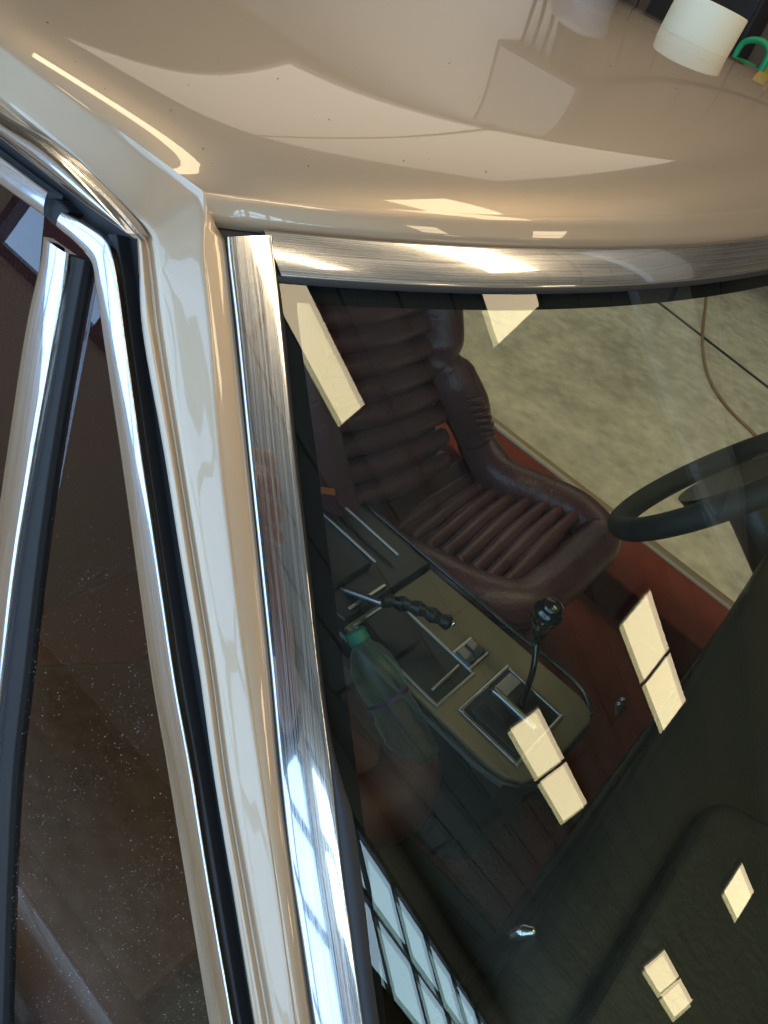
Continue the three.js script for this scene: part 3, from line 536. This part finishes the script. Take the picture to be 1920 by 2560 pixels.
// driver's seat
{
  const s = sub('driver_seat', car);
  const y = t => lerp(0.455, 0.525, t);
  // cushion rolls
  const L0 = [975, 1315], L1 = [1275, 1478], R0 = [1150, 1190], R1 = [1448, 1300], n = 8;
  const core = [];
  for (let i = 0; i < n; i++) {
    const t = (i + 0.5) / n, a = atY(lerp(L0[0], L1[0], t), lerp(L0[1], L1[1], t), y(t)), b = atY(lerp(R0[0], R1[0], t), lerp(R0[1], R1[1], t), y(t)), m = a.clone().lerp(b, 0.5).add(V(0, -0.004, 0));
    core.push([a, b]);
    mesh('cushion_roll', sweep([a, m, b], [0.015, 0.0235, 0.015], 18, 14, 0.8), M.leather, s);
  }
  mesh('cushion_core', loft([0, 1].map(d => 0).length ? core.map(([a, b]) => [a.clone().add(V(-0.05, -0.16, 0)), a.clone().add(V(-0.02, -0.012, 0)), b.clone().add(V(0.02, -0.012, 0)), b.clone().add(V(0.05, -0.16, 0))]) : []), M.welt, s);
  // bolster round the cushion
  const bol = [[870, 1290, 0.47], [960, 1372, 0.475], [1080, 1432, 0.485], [1200, 1490, 0.495], [1300, 1508, 0.50], [1370, 1470, 0.505], [1450, 1400, 0.505], [1495, 1345, 0.505], [1440, 1280, 0.505], [1345, 1232, 0.50], [1255, 1192, 0.50], [1185, 1100, 0.51]].map(p => atY(...p));
  mesh('cushion_bolster', sweep(bol, [0.04, 0.042, 0.043, 0.044, 0.044, 0.045, 0.046, 0.045, 0.044, 0.043, 0.042, 0.04], 110, 18), M.leather, s);
  mesh('cushion_base', slab(bol.map(p => [p.x, p.z]), 0.29, 0.47, 0.01), M.maroon, s);
  // backrest rolls
  const bn = V(0, 0.5, 1).normalize(), bp = V(0, 0.48, -0.27), on = (u, v, o = 0) => atPlane(u, v, bn, bp.clone().addScaledVector(bn, o));
  const BL0 = [868, 1290], BL1 = [742, 700], BR0 = [1110, 1180], BR1 = [1062, 660], m = 9, back = [];
  for (let i = 0; i < m; i++) {
    const t = (i + 0.5) / m, a = on(lerp(BL0[0], BL1[0], t), lerp(BL0[1], BL1[1], t)), b = on(lerp(BR0[0], BR1[0], t), lerp(BR0[1], BR1[1], t));
    back.push([a, b]);
    mesh('back_roll', sweep([a, a.clone().lerp(b, 0.5).addScaledVector(bn, 0.004), b], [0.02, 0.031, 0.02], 18, 14), M.leather, s);
  }
  mesh('back_core', loft(back.map(([a, b]) => [a.clone().add(V(-0.03, 0, -0.12)), a.clone().addScaledVector(bn, -0.012), b.clone().addScaledVector(bn, -0.012), b.clone().add(V(0.03, 0, -0.12))])), M.welt, s);
  const ob = [[1185, 1085], [1160, 1010], [1128, 950], [1108, 905]].map(p => on(...p, 0.012));
  mesh('lumbar_bolster', sweep(ob, [0.04, 0.05, 0.05, 0.034], 40, 18), M.leather, s);
  for (let k = 0; k < 6; k++) { const t = 0.12 + k * 0.12, c = ob[0].clone().lerp(ob[2], t), p = c.clone().addScaledVector(bn, 0.046); mesh('leather_pleat', sweep([p.clone().add(V(-0.030, 0.004, -0.004)), p.clone().add(V(0, 0.002, 0.005)), p.clone().add(V(0.03, -0.006, -0.006))], [0.003, 0.007, 0.003], 10, 8), M.leather, s); }
  mesh('upper_bolster', sweep([[1092, 915], [1100, 850], [1096, 770], [1090, 660]].map(p => on(...p, 0.006)), [0.03, 0.045, 0.045, 0.04], 40, 18), M.leather, s);
  mesh('inner_bolster', sweep([[858, 1300], [800, 1120], [760, 930], [730, 700]].map(p => on(...p, 0.004)), [0.035, 0.04, 0.04, 0.035], 40, 16), M.leather, s);
  const tag = on(820, 1228, 0.035); const tg = mesh('orange_tag', box(0.026, 0.004, 0.012, 0, 0, 0, 0.001), std(rgb(0.45, 0.13, 0.03), 0.6), s); tg.position.copy(tag); tg.rotation.set(0.5, -0.5, 0);
}
// passenger seat, of which the cushion corner shows
{
  const s = sub('passenger_seat', car);
  const p = [[820, 1650, 0.44], [905, 1715, 0.44], [975, 1800, 0.44], [1010, 1890, 0.44], [985, 1990, 0.44], [880, 2040, 0.44]].map(a => atY(...a));
  mesh('cushion_bolster', sweep(p, [0.05, 0.05, 0.055, 0.055, 0.055, 0.05], 60, 16), M.maroon, s);
  mesh('cushion', slab([[-0.62, -0.42], ...p.map(q => [q.x, q.z]), [-0.62, p[5].z]], 0.29, 0.47, 0.012), M.maroon, s);
  mesh('backrest', (() => { const g = box(0.5, 0.6, 0.12, 0, 0.3, 0, 0.05); g.rotateX(-0.35); g.translate(-0.4, 0.45, -0.42); return g; })(), M.leather, s);
}
// steering wheel
{
  const w = sub('steering_wheel', car), C = V(0.437, 0.80, 0.160), a = 32 * Math.PI / 180, R = 0.187;
  const q = new THREE.Quaternion().setFromUnitVectors(V(0, 0, 1), V(0, Math.sin(a), -Math.cos(a)));
  const put = g => { g.applyQuaternion(q); g.translate(C.x, C.y, C.z); return g; };
  mesh('rim', put(new THREE.TorusGeometry(R, 0.0195, 18, 96)), M.softRubber, w);
  mesh('hub', put(new THREE.CylinderGeometry(0.085, 0.075, 0.04, 32).rotateX(Math.PI / 2).translate(0, 0, -0.02)), M.black, w);
  for (const d of [0, 180, 270]) mesh('spoke', put(box(R - 0.03, 0.028, 0.007, (R + 0.03) / 2, 0, -0.012, 0.003).rotateZ(d * Math.PI / 180)), M.alloy, w);
  mesh('column', sweep([C.clone().add(V(0, -0.01, 0.03)), C.clone().add(V(0, -0.13, 0.24))], [0.035, 0.045], 10, 18), M.black, w);
}
{ // bright capping of the dashboard end seen through the quarter light
  const d = sub('dash_end_capping', car), y = 0.80;
  const A = run([[146, 2258], [200, 2330], [330, 2520], [420, 2660]].map(p => atY(...p, y)), 24), B = run([[148, 2366], [168, 2366], [200, 2402], [330, 2562], [420, 2680]].map(p => atY(...p, y)), 24);
  mesh('capping_pad', loft(A.map((p, i) => [p.clone().add(V(0, -0.05, 0)), p, p.clone().lerp(B[i], 0.5).add(V(0, 0.004, 0)), B[i], B[i].clone().add(V(0, -0.05, 0))])), M.dash, d);
  mesh('bright_strip', pipe(B.map(p => p.clone().add(V(0, 0.001, 0))), 0.0026, 50), M.chrome, d);
  mesh('bright_strip', pipe(A.map(p => p.clone().add(V(0, 0.001, 0))), 0.0014, 50), M.chrome, d);
}
// ------------------------------------------------------------------ bottle lying beside the console
{
  const a = atY(880, 1565, 0.575), b = atY(1052, 1905, 0.47), dir = a.clone().sub(b), L = dir.length();
  const t = thing('plastic_bottle', 'green tinted plastic drink bottle with green cap wedged beside the centre console', 'bottle', b);
  t.quaternion.setFromUnitVectors(V(0, 1, 0), dir.normalize());
  const k = L / 0.235, fat = 1.02, P = [[0.0, 0.004], [0.022, 0.0], [0.030, 0.005], [0.0325, 0.014], [0.0325, 0.03], [0.031, 0.034], [0.0325, 0.038], [0.0325, 0.055], [0.031, 0.059], [0.0325, 0.063], [0.0325, 0.085], [0.0305, 0.092], [0.0305, 0.118], [0.0328, 0.126], [0.0335, 0.15], [0.031, 0.172], [0.024, 0.19], [0.0145, 0.203], [0.0125, 0.208], [0.0125, 0.219]];
  mesh('body', new THREE.LatheGeometry(P.map(p => new THREE.Vector2(p[0] * fat, p[1] * k)), 40), phy(rgb(0.72, 0.92, 0.87), 0.45, { transmission: 1, thickness: 0, ior: 1.5 }), t);
  mesh('cap', new THREE.LatheGeometry([[0, 0.206], [0.0155, 0.206], [0.0160, 0.209], [0.0160, 0.224], [0.0145, 0.227], [0, 0.228]].map(p => new THREE.Vector2(p[0], p[1] * k)), 36), std(rgb(0.02, 0.22, 0.14), 0.4), t);
  mesh('label_band', new THREE.CylinderGeometry(0.0319, 0.0319, 0.006 * k, 40, 1, true).translate(0, 0.112 * k, 0), std(rgb(0.06, 0.015, 0.10), 0.5), t);
}
// ------------------------------------------------------------------ on the garage floor and along the far wall
{
  const j0 = atY(1560, 690, 0.001), j1 = atY(1960, 1000, 0.001), jl = j0.distanceTo(j1);
  const jt = structure(mesh('floor_joint', box(0.02, 0.004, jl * 2, 0, 0.0024, 0), M.dark)); jt.position.copy(j0).lerp(j1, 0.5); jt.position.y = 0; jt.rotation.y = Math.atan2(j1.x - j0.x, j1.z - j0.z);
  const pts = [[1775, 640], [1764, 760], [1757, 860], [1775, 950], [1820, 1020], [1885, 1085], [1960, 1170]].map(p => atY(...p, 0.007));
  const h = mesh('garden_hose', pipe(pts, 0.007, 90, 10), std(rgb(0.30, 0.19, 0.09), 0.6)); h.userData = { label: 'thin tan hose curving over the concrete floor beside the open driver side', category: 'hose' };
}
{
  const wallPoint = (u, v, x = LEFT) => { const { p, q } = roofMirror(u, v); return p.addScaledVector(q, (x - p.x) / q.x); };
  const boarded = structure(mesh('wall_boarding', box(0.02, CEILING, 16, LEFT - 0.01, CEILING / 2, 5.2), M.dark));
  for (let i = 0; i < 64; i++) mesh('board', box(0.03, CEILING - 0.1, 0.242, LEFT - 0.03, CEILING / 2, -2.65 + i * 0.25, 0.006), M.brown, boarded);
  const cab = thing('electric_cabinet', 'grey electric cabinet high on the far wall with conduits to the ceiling', 'cabinet', V(LEFT, Math.min(3.05, wallPoint(1335, 222).y), wallPoint(1270, 280).z + 0.3));
  mesh('case', box(0.3, 0.87, 0.76, -0.17, 0.435, 0, 0.01), M.lampFrame, cab); mesh('door', box(0.012, 0.8, 0.68, -0.327, 0.435, 0, 0.004), M.grey, cab);
  for (const [z, r] of [[-0.36, 0.02], [-0.28, 0.02]]) mesh('conduit', pipe([V(-0.08, 0.86, z), V(-0.08, 1.36, z)], r, 6), M.dark, cab);
  for (let k = 0; k < 6; k++) { const z = -0.3 + k * 0.09; mesh('cable', pipe([V(-0.12, 0, z), V(-0.16, -0.35 - 0.05 * k, z + 0.05), V(-0.1, -1.0, z * 0.6 - 0.05)], 0.014, 24), M.dark, cab); }
  const tank = thing('water_tank', 'tall pale cylindrical tank standing against the far wall', 'tank', V(4.32, 0, -2.5));
  mesh('shell', new THREE.LatheGeometry([[0, 0.1], [0.14, 0.1], [0.19, 0.16], [0.2, 0.2], [0.2, 2.4], [0.18, 2.5], [0.09, 2.57], [0, 2.58]].map(p => new THREE.Vector2(...p)), 40), std(rgb(0.28, 0.29, 0.33), 0.35), tank);
  for (const y of [0.7, 2.0]) mesh('band', new THREE.CylinderGeometry(0.204, 0.204, 0.05, 40, 1, true).translate(0, y, 0), M.grey, tank);
  for (let k = 0; k < 3; k++) mesh('foot', box(0.06, 0.12, 0.06, 0.14 * Math.cos(k * 2.09), 0.06, 0.14 * Math.sin(k * 2.09)), M.dark, tank);
  const pp = mesh('wall_pipe', pipe([V(LEFT - 0.08, 3.02, -2.3), V(LEFT - 0.08, 2.5, -1.7), V(LEFT - 0.08, 2.2, -1.2), V(LEFT - 0.08, 2.1, 1)], 0.03, 40), M.dark); pp.userData = { label: 'dark pipe running along the boarded wall beside the tank', category: 'pipe' };
  const duct = thing('ceiling_duct', 'wide pale sheet metal air duct under the ceiling', 'duct', V(3.5, CEILING - 0.17, 3.4), 29 * Math.PI / 180);
  mesh('duct_body', box(0.78, 0.26, 5.2, 0, 0, 0, 0.01), M.whitePaint, duct); for (let k = -2; k <= 2; k++) mesh('flange', box(0.82, 0.30, 0.04, 0, 0, k * 1.1, 0.005), M.grey, duct);
  // bench and clutter seen over the roof
  const X = 4.12, at = (u, v, x = X) => atPlane(u, v, V(1, 0, 0), V(x, 0, 0));
  const b0 = at(1650, 55), b1 = at(1790, 122), bt = at(1822, 53), g0 = at(1850, 110), y0 = at(1905, 90, 4.3);
  const bench = thing('workbench', 'dark workbench along the boarded wall', 'bench', V(4.18, 0, -1.0));
  mesh('bench_top', box(0.7, 0.06, 2.4, 0, 0.52, 0, 0.01), M.brown, bench); for (const [x, z] of [[-0.3, -1.1], [-0.3, 1.1], [0.3, -1.1], [0.3, 1.1]]) mesh('leg', box(0.07, 0.49, 0.07, x, 0.245, z, 0.005), M.brown, bench);
  const TOP = 0.551, cream = std(rgb(0.68, 0.57, 0.36), 0.6);
  const tp = onRoof(1728, 103), tr = 0.038, tn = V(0.105, 1, 0).normalize();
  const tape = thing('tape_roll', 'wide cream roll of masking tape lying flat on the car roof', 'tape', V(tp.x + 0.02, roofY(tp.x + 0.02, tp.z) - 0.0028, tp.z - 0.005));
  tape.quaternion.setFromUnitVectors(V(0, 1, 0), tn);
  mesh('tape_band', new THREE.LatheGeometry([[tr - 0.012, 0.0005], [tr - 0.001, 0], [tr, 0.001], [tr, 0.036], [tr - 0.001, 0.037], [tr - 0.012, 0.0365]].map(p => new THREE.Vector2(...p)), 64), cream, tape);
  mesh('cardboard_core', new THREE.LatheGeometry([[tr - 0.016, 0.001], [tr - 0.0121, 0.001], [tr - 0.0121, 0.036], [tr - 0.016, 0.036], [tr - 0.016, 0.001]].map(p => new THREE.Vector2(...p)), 48), std(rgb(0.35, 0.25, 0.15), 0.8), tape);
  const green = std(rgb(0.01, 0.30, 0.12), 0.35);
  const wc = thing('watering_can', 'bright green plastic can with a looped handle on the workbench', 'watering can', V(X + 0.02, TOP + 0.001, g0.z + 0.07));
  mesh('can_body', new THREE.LatheGeometry([[0, 0], [0.09, 0], [0.1, 0.02], [0.1, 0.36], [0.06, 0.42], [0, 0.425]].map(p => new THREE.Vector2(...p)), 32), green, wc);
  mesh('handle', sweep([V(0, 0.38, -0.07), V(0, 0.49, -0.06), V(0, 0.525, 0.02), V(0, 0.50, 0.085), V(0, 0.38, 0.10)], [0.016, 0.017, 0.017, 0.018, 0.02], 40, 12), green, wc);
  const pole = (z, y1, color, r, lab) => { const m = mesh('wooden_pole', new THREE.CylinderGeometry(r, r * 1.1, y1, 14).translate(0, y1 / 2, 0), std(color, 0.6, { map: grain })); m.position.set(LEFT - 0.10 - r, TOP + 0.003, z); m.rotation.z = 0.03; m.userData = { label: lab, category: 'pole' }; };
  pole(-1.25, 1.3, rgb(0.33, 0.19, 0.09), 0.018, 'thin brown broom pole leaning on the boards behind the green can');
  pole(-1.08, 1.2, rgb(0.28, 0.15, 0.07), 0.025, 'thick brown pole leaning on the boards beside the yellow plank');
  const yl = mesh('yellow_plank', box(0.03, 1.1, 0.12, LEFT - 0.09, 1.105, -1.30, 0.005), std(rgb(0.55, 0.33, 0.02), 0.5)); yl.userData = { label: 'yellow painted plank upright on the workbench against the boards', category: 'plank' };
  const dk = thing('tool_cupboard', 'black tool cupboard on the workbench beside the green can', 'cupboard', V(4.42, TOP, -1.78));
  mesh('cupboard_case', box(0.24, 0.7, 0.62, 0, 0.35, 0, 0.01), M.dark, dk); for (const z of [-0.15, 0.15]) mesh('cupboard_door', box(0.012, 0.64, 0.28, -0.128, 0.35, z, 0.004), M.black, dk);
}
// ------------------------------------------------------------------ the photographer's hand and phone, mirrored in the pillar moulding
{
  const toWorld = new THREE.Matrix4().makeBasis(V(ROWS[0][0], ROWS[1][0], ROWS[2][0]), V(-ROWS[0][1], -ROWS[1][1], -ROWS[2][1]), V(ROWS[0][2], ROWS[1][2], ROWS[2][2])).setPosition(EYE); // right, up, forward of the phone
  const settle = g => { g.applyMatrix4(toWorld); if (!g.index) g.setIndex([...Array(g.attributes.position.count).keys()]); const ix = g.index.array; for (let i = 0; i < ix.length; i += 3) { const t = ix[i]; ix[i] = ix[i + 1]; ix[i + 1] = t; } return g; }; // right, up, forward is a left-handed set of axes
  const ph = thing('phone', 'black phone held up over the windscreen', 'phone'); const pg = new RoundedBoxGeometry(0.078, 0.150, 0.008, 4, 0.0038).translate(0.052, -0.062, -0.0065);
  const pm = mesh('phone_body', pg, M.gloss, ph); settle(pm.geometry);
  const lens = mesh('lens_ring', new THREE.TorusGeometry(0.0065, 0.001, 8, 24).translate(0.03, -0.004, -0.002), M.alloy, ph); settle(lens.geometry);
  const bones = [], cap = (a, b, ra, rb) => bones.push([V(...a), V(...b), ra, rb]);
  const F = [[0.036, 0.0078, 0.99], [0.014, 0.0085, 1.03], [-0.009, 0.0083, 1.0], [-0.031, 0.0072, 0.9]];
  for (const [u, r, k] of F) {
    const root = [0.118, u * 0.8 - 0.012, -0.055], kn = [0.118 + 0.022 * k, u, -0.030], md = [0.112 + 0.016 * k, u + 0.002, 0.001], tp = [0.122 - 0.036 * k, u + 0.003, 0.007];
    cap(root, kn, r * 1.25, r * 1.15); cap(kn, md, r * 1.15, r); cap(md, tp, r, r * 0.82);
  }
  cap([0.118, 0.02, -0.058], [0.118, -0.075, -0.055], 0.014, 0.017); cap([0.105, 0.005, -0.056], [0.112, -0.09, -0.05], 0.013, 0.018); cap([0.122, -0.03, -0.05], [0.128, -0.13, -0.036], 0.017, 0.021);
  cap([0.118, -0.10, -0.040], [0.100, -0.075, -0.020], 0.017, 0.013); cap([0.100, -0.075, -0.020], [0.078, -0.048, -0.017], 0.0115, 0.0095); cap([0.078, -0.048, -0.017], [0.060, -0.028, -0.017], 0.0095, 0.0085);
  cap([0.126, -0.12, -0.04], [0.130, -0.185, -0.06], 0.024, 0.026); cap([0.130, -0.185, -0.06], [0.15, -0.235, -0.14], 0.026, 0.030);
  const lo = V(0.03, -0.31, -0.20), N = 88, span = 0.38, cell = span / (N - 1);
  const mc = new MarchingCubes(N, M.dark, false, false, 300000); mc.isolation = 0;
  const p = V(0, 0, 0), d = V(0, 0, 0);
  for (let k = 0; k < N; k++) for (let j = 0; j < N; j++) for (let i = 0; i < N; i++) {
    p.set(lo.x + i * cell, lo.y + j * cell, lo.z + k * cell); let f = 1;
    for (const [a, b, ra, rb] of bones) { d.copy(b).sub(a); const t = clamp(p.clone().sub(a).dot(d) / d.lengthSq(), 0, 1), q = p.distanceTo(a.clone().addScaledVector(d, t)) - lerp(ra, rb, t), h = clamp(0.5 + 0.5 * (q - f) / 0.006, 0, 1); f = lerp(q, f, h) - 0.006 * h * (1 - h); }
    mc.field[i + j * N + k * N * N] = -f;
  }
  mc.update();
  const g = new THREE.BufferGeometry(), pos = mc.positionArray.slice(0, mc.count * 3);
  for (let i = 0; i < pos.length; i += 3) { pos[i] = lo.x + (pos[i] + 1) / 2 * N * cell; pos[i + 1] = lo.y + (pos[i + 1] + 1) / 2 * N * cell; pos[i + 2] = lo.z + (pos[i + 2] + 1) / 2 * N * cell; }
  g.setAttribute('position', new THREE.BufferAttribute(pos, 3)); const hg = mergeVertices(g, 1e-5); settle(hg); hg.computeVertexNormals();
  const pr = thing('person', 'right hand and forearm of a person in a dark sleeve holding up a black phone', 'person');
  mesh('hand', hg, std(rgb(0.46, 0.24, 0.17), 0.5), pr);
  const sl = mesh('sleeve', sweep([V(0.142, -0.212, -0.105), V(0.155, -0.245, -0.165), V(0.19, -0.32, -0.36), V(0.21, -0.36, -0.62)], [0.040, 0.043, 0.05, 0.06], 40, 20), std(rgb(0.012, 0.013, 0.018), 0.9), pr); settle(sl.geometry);
}
renderer.render(scene, camera);
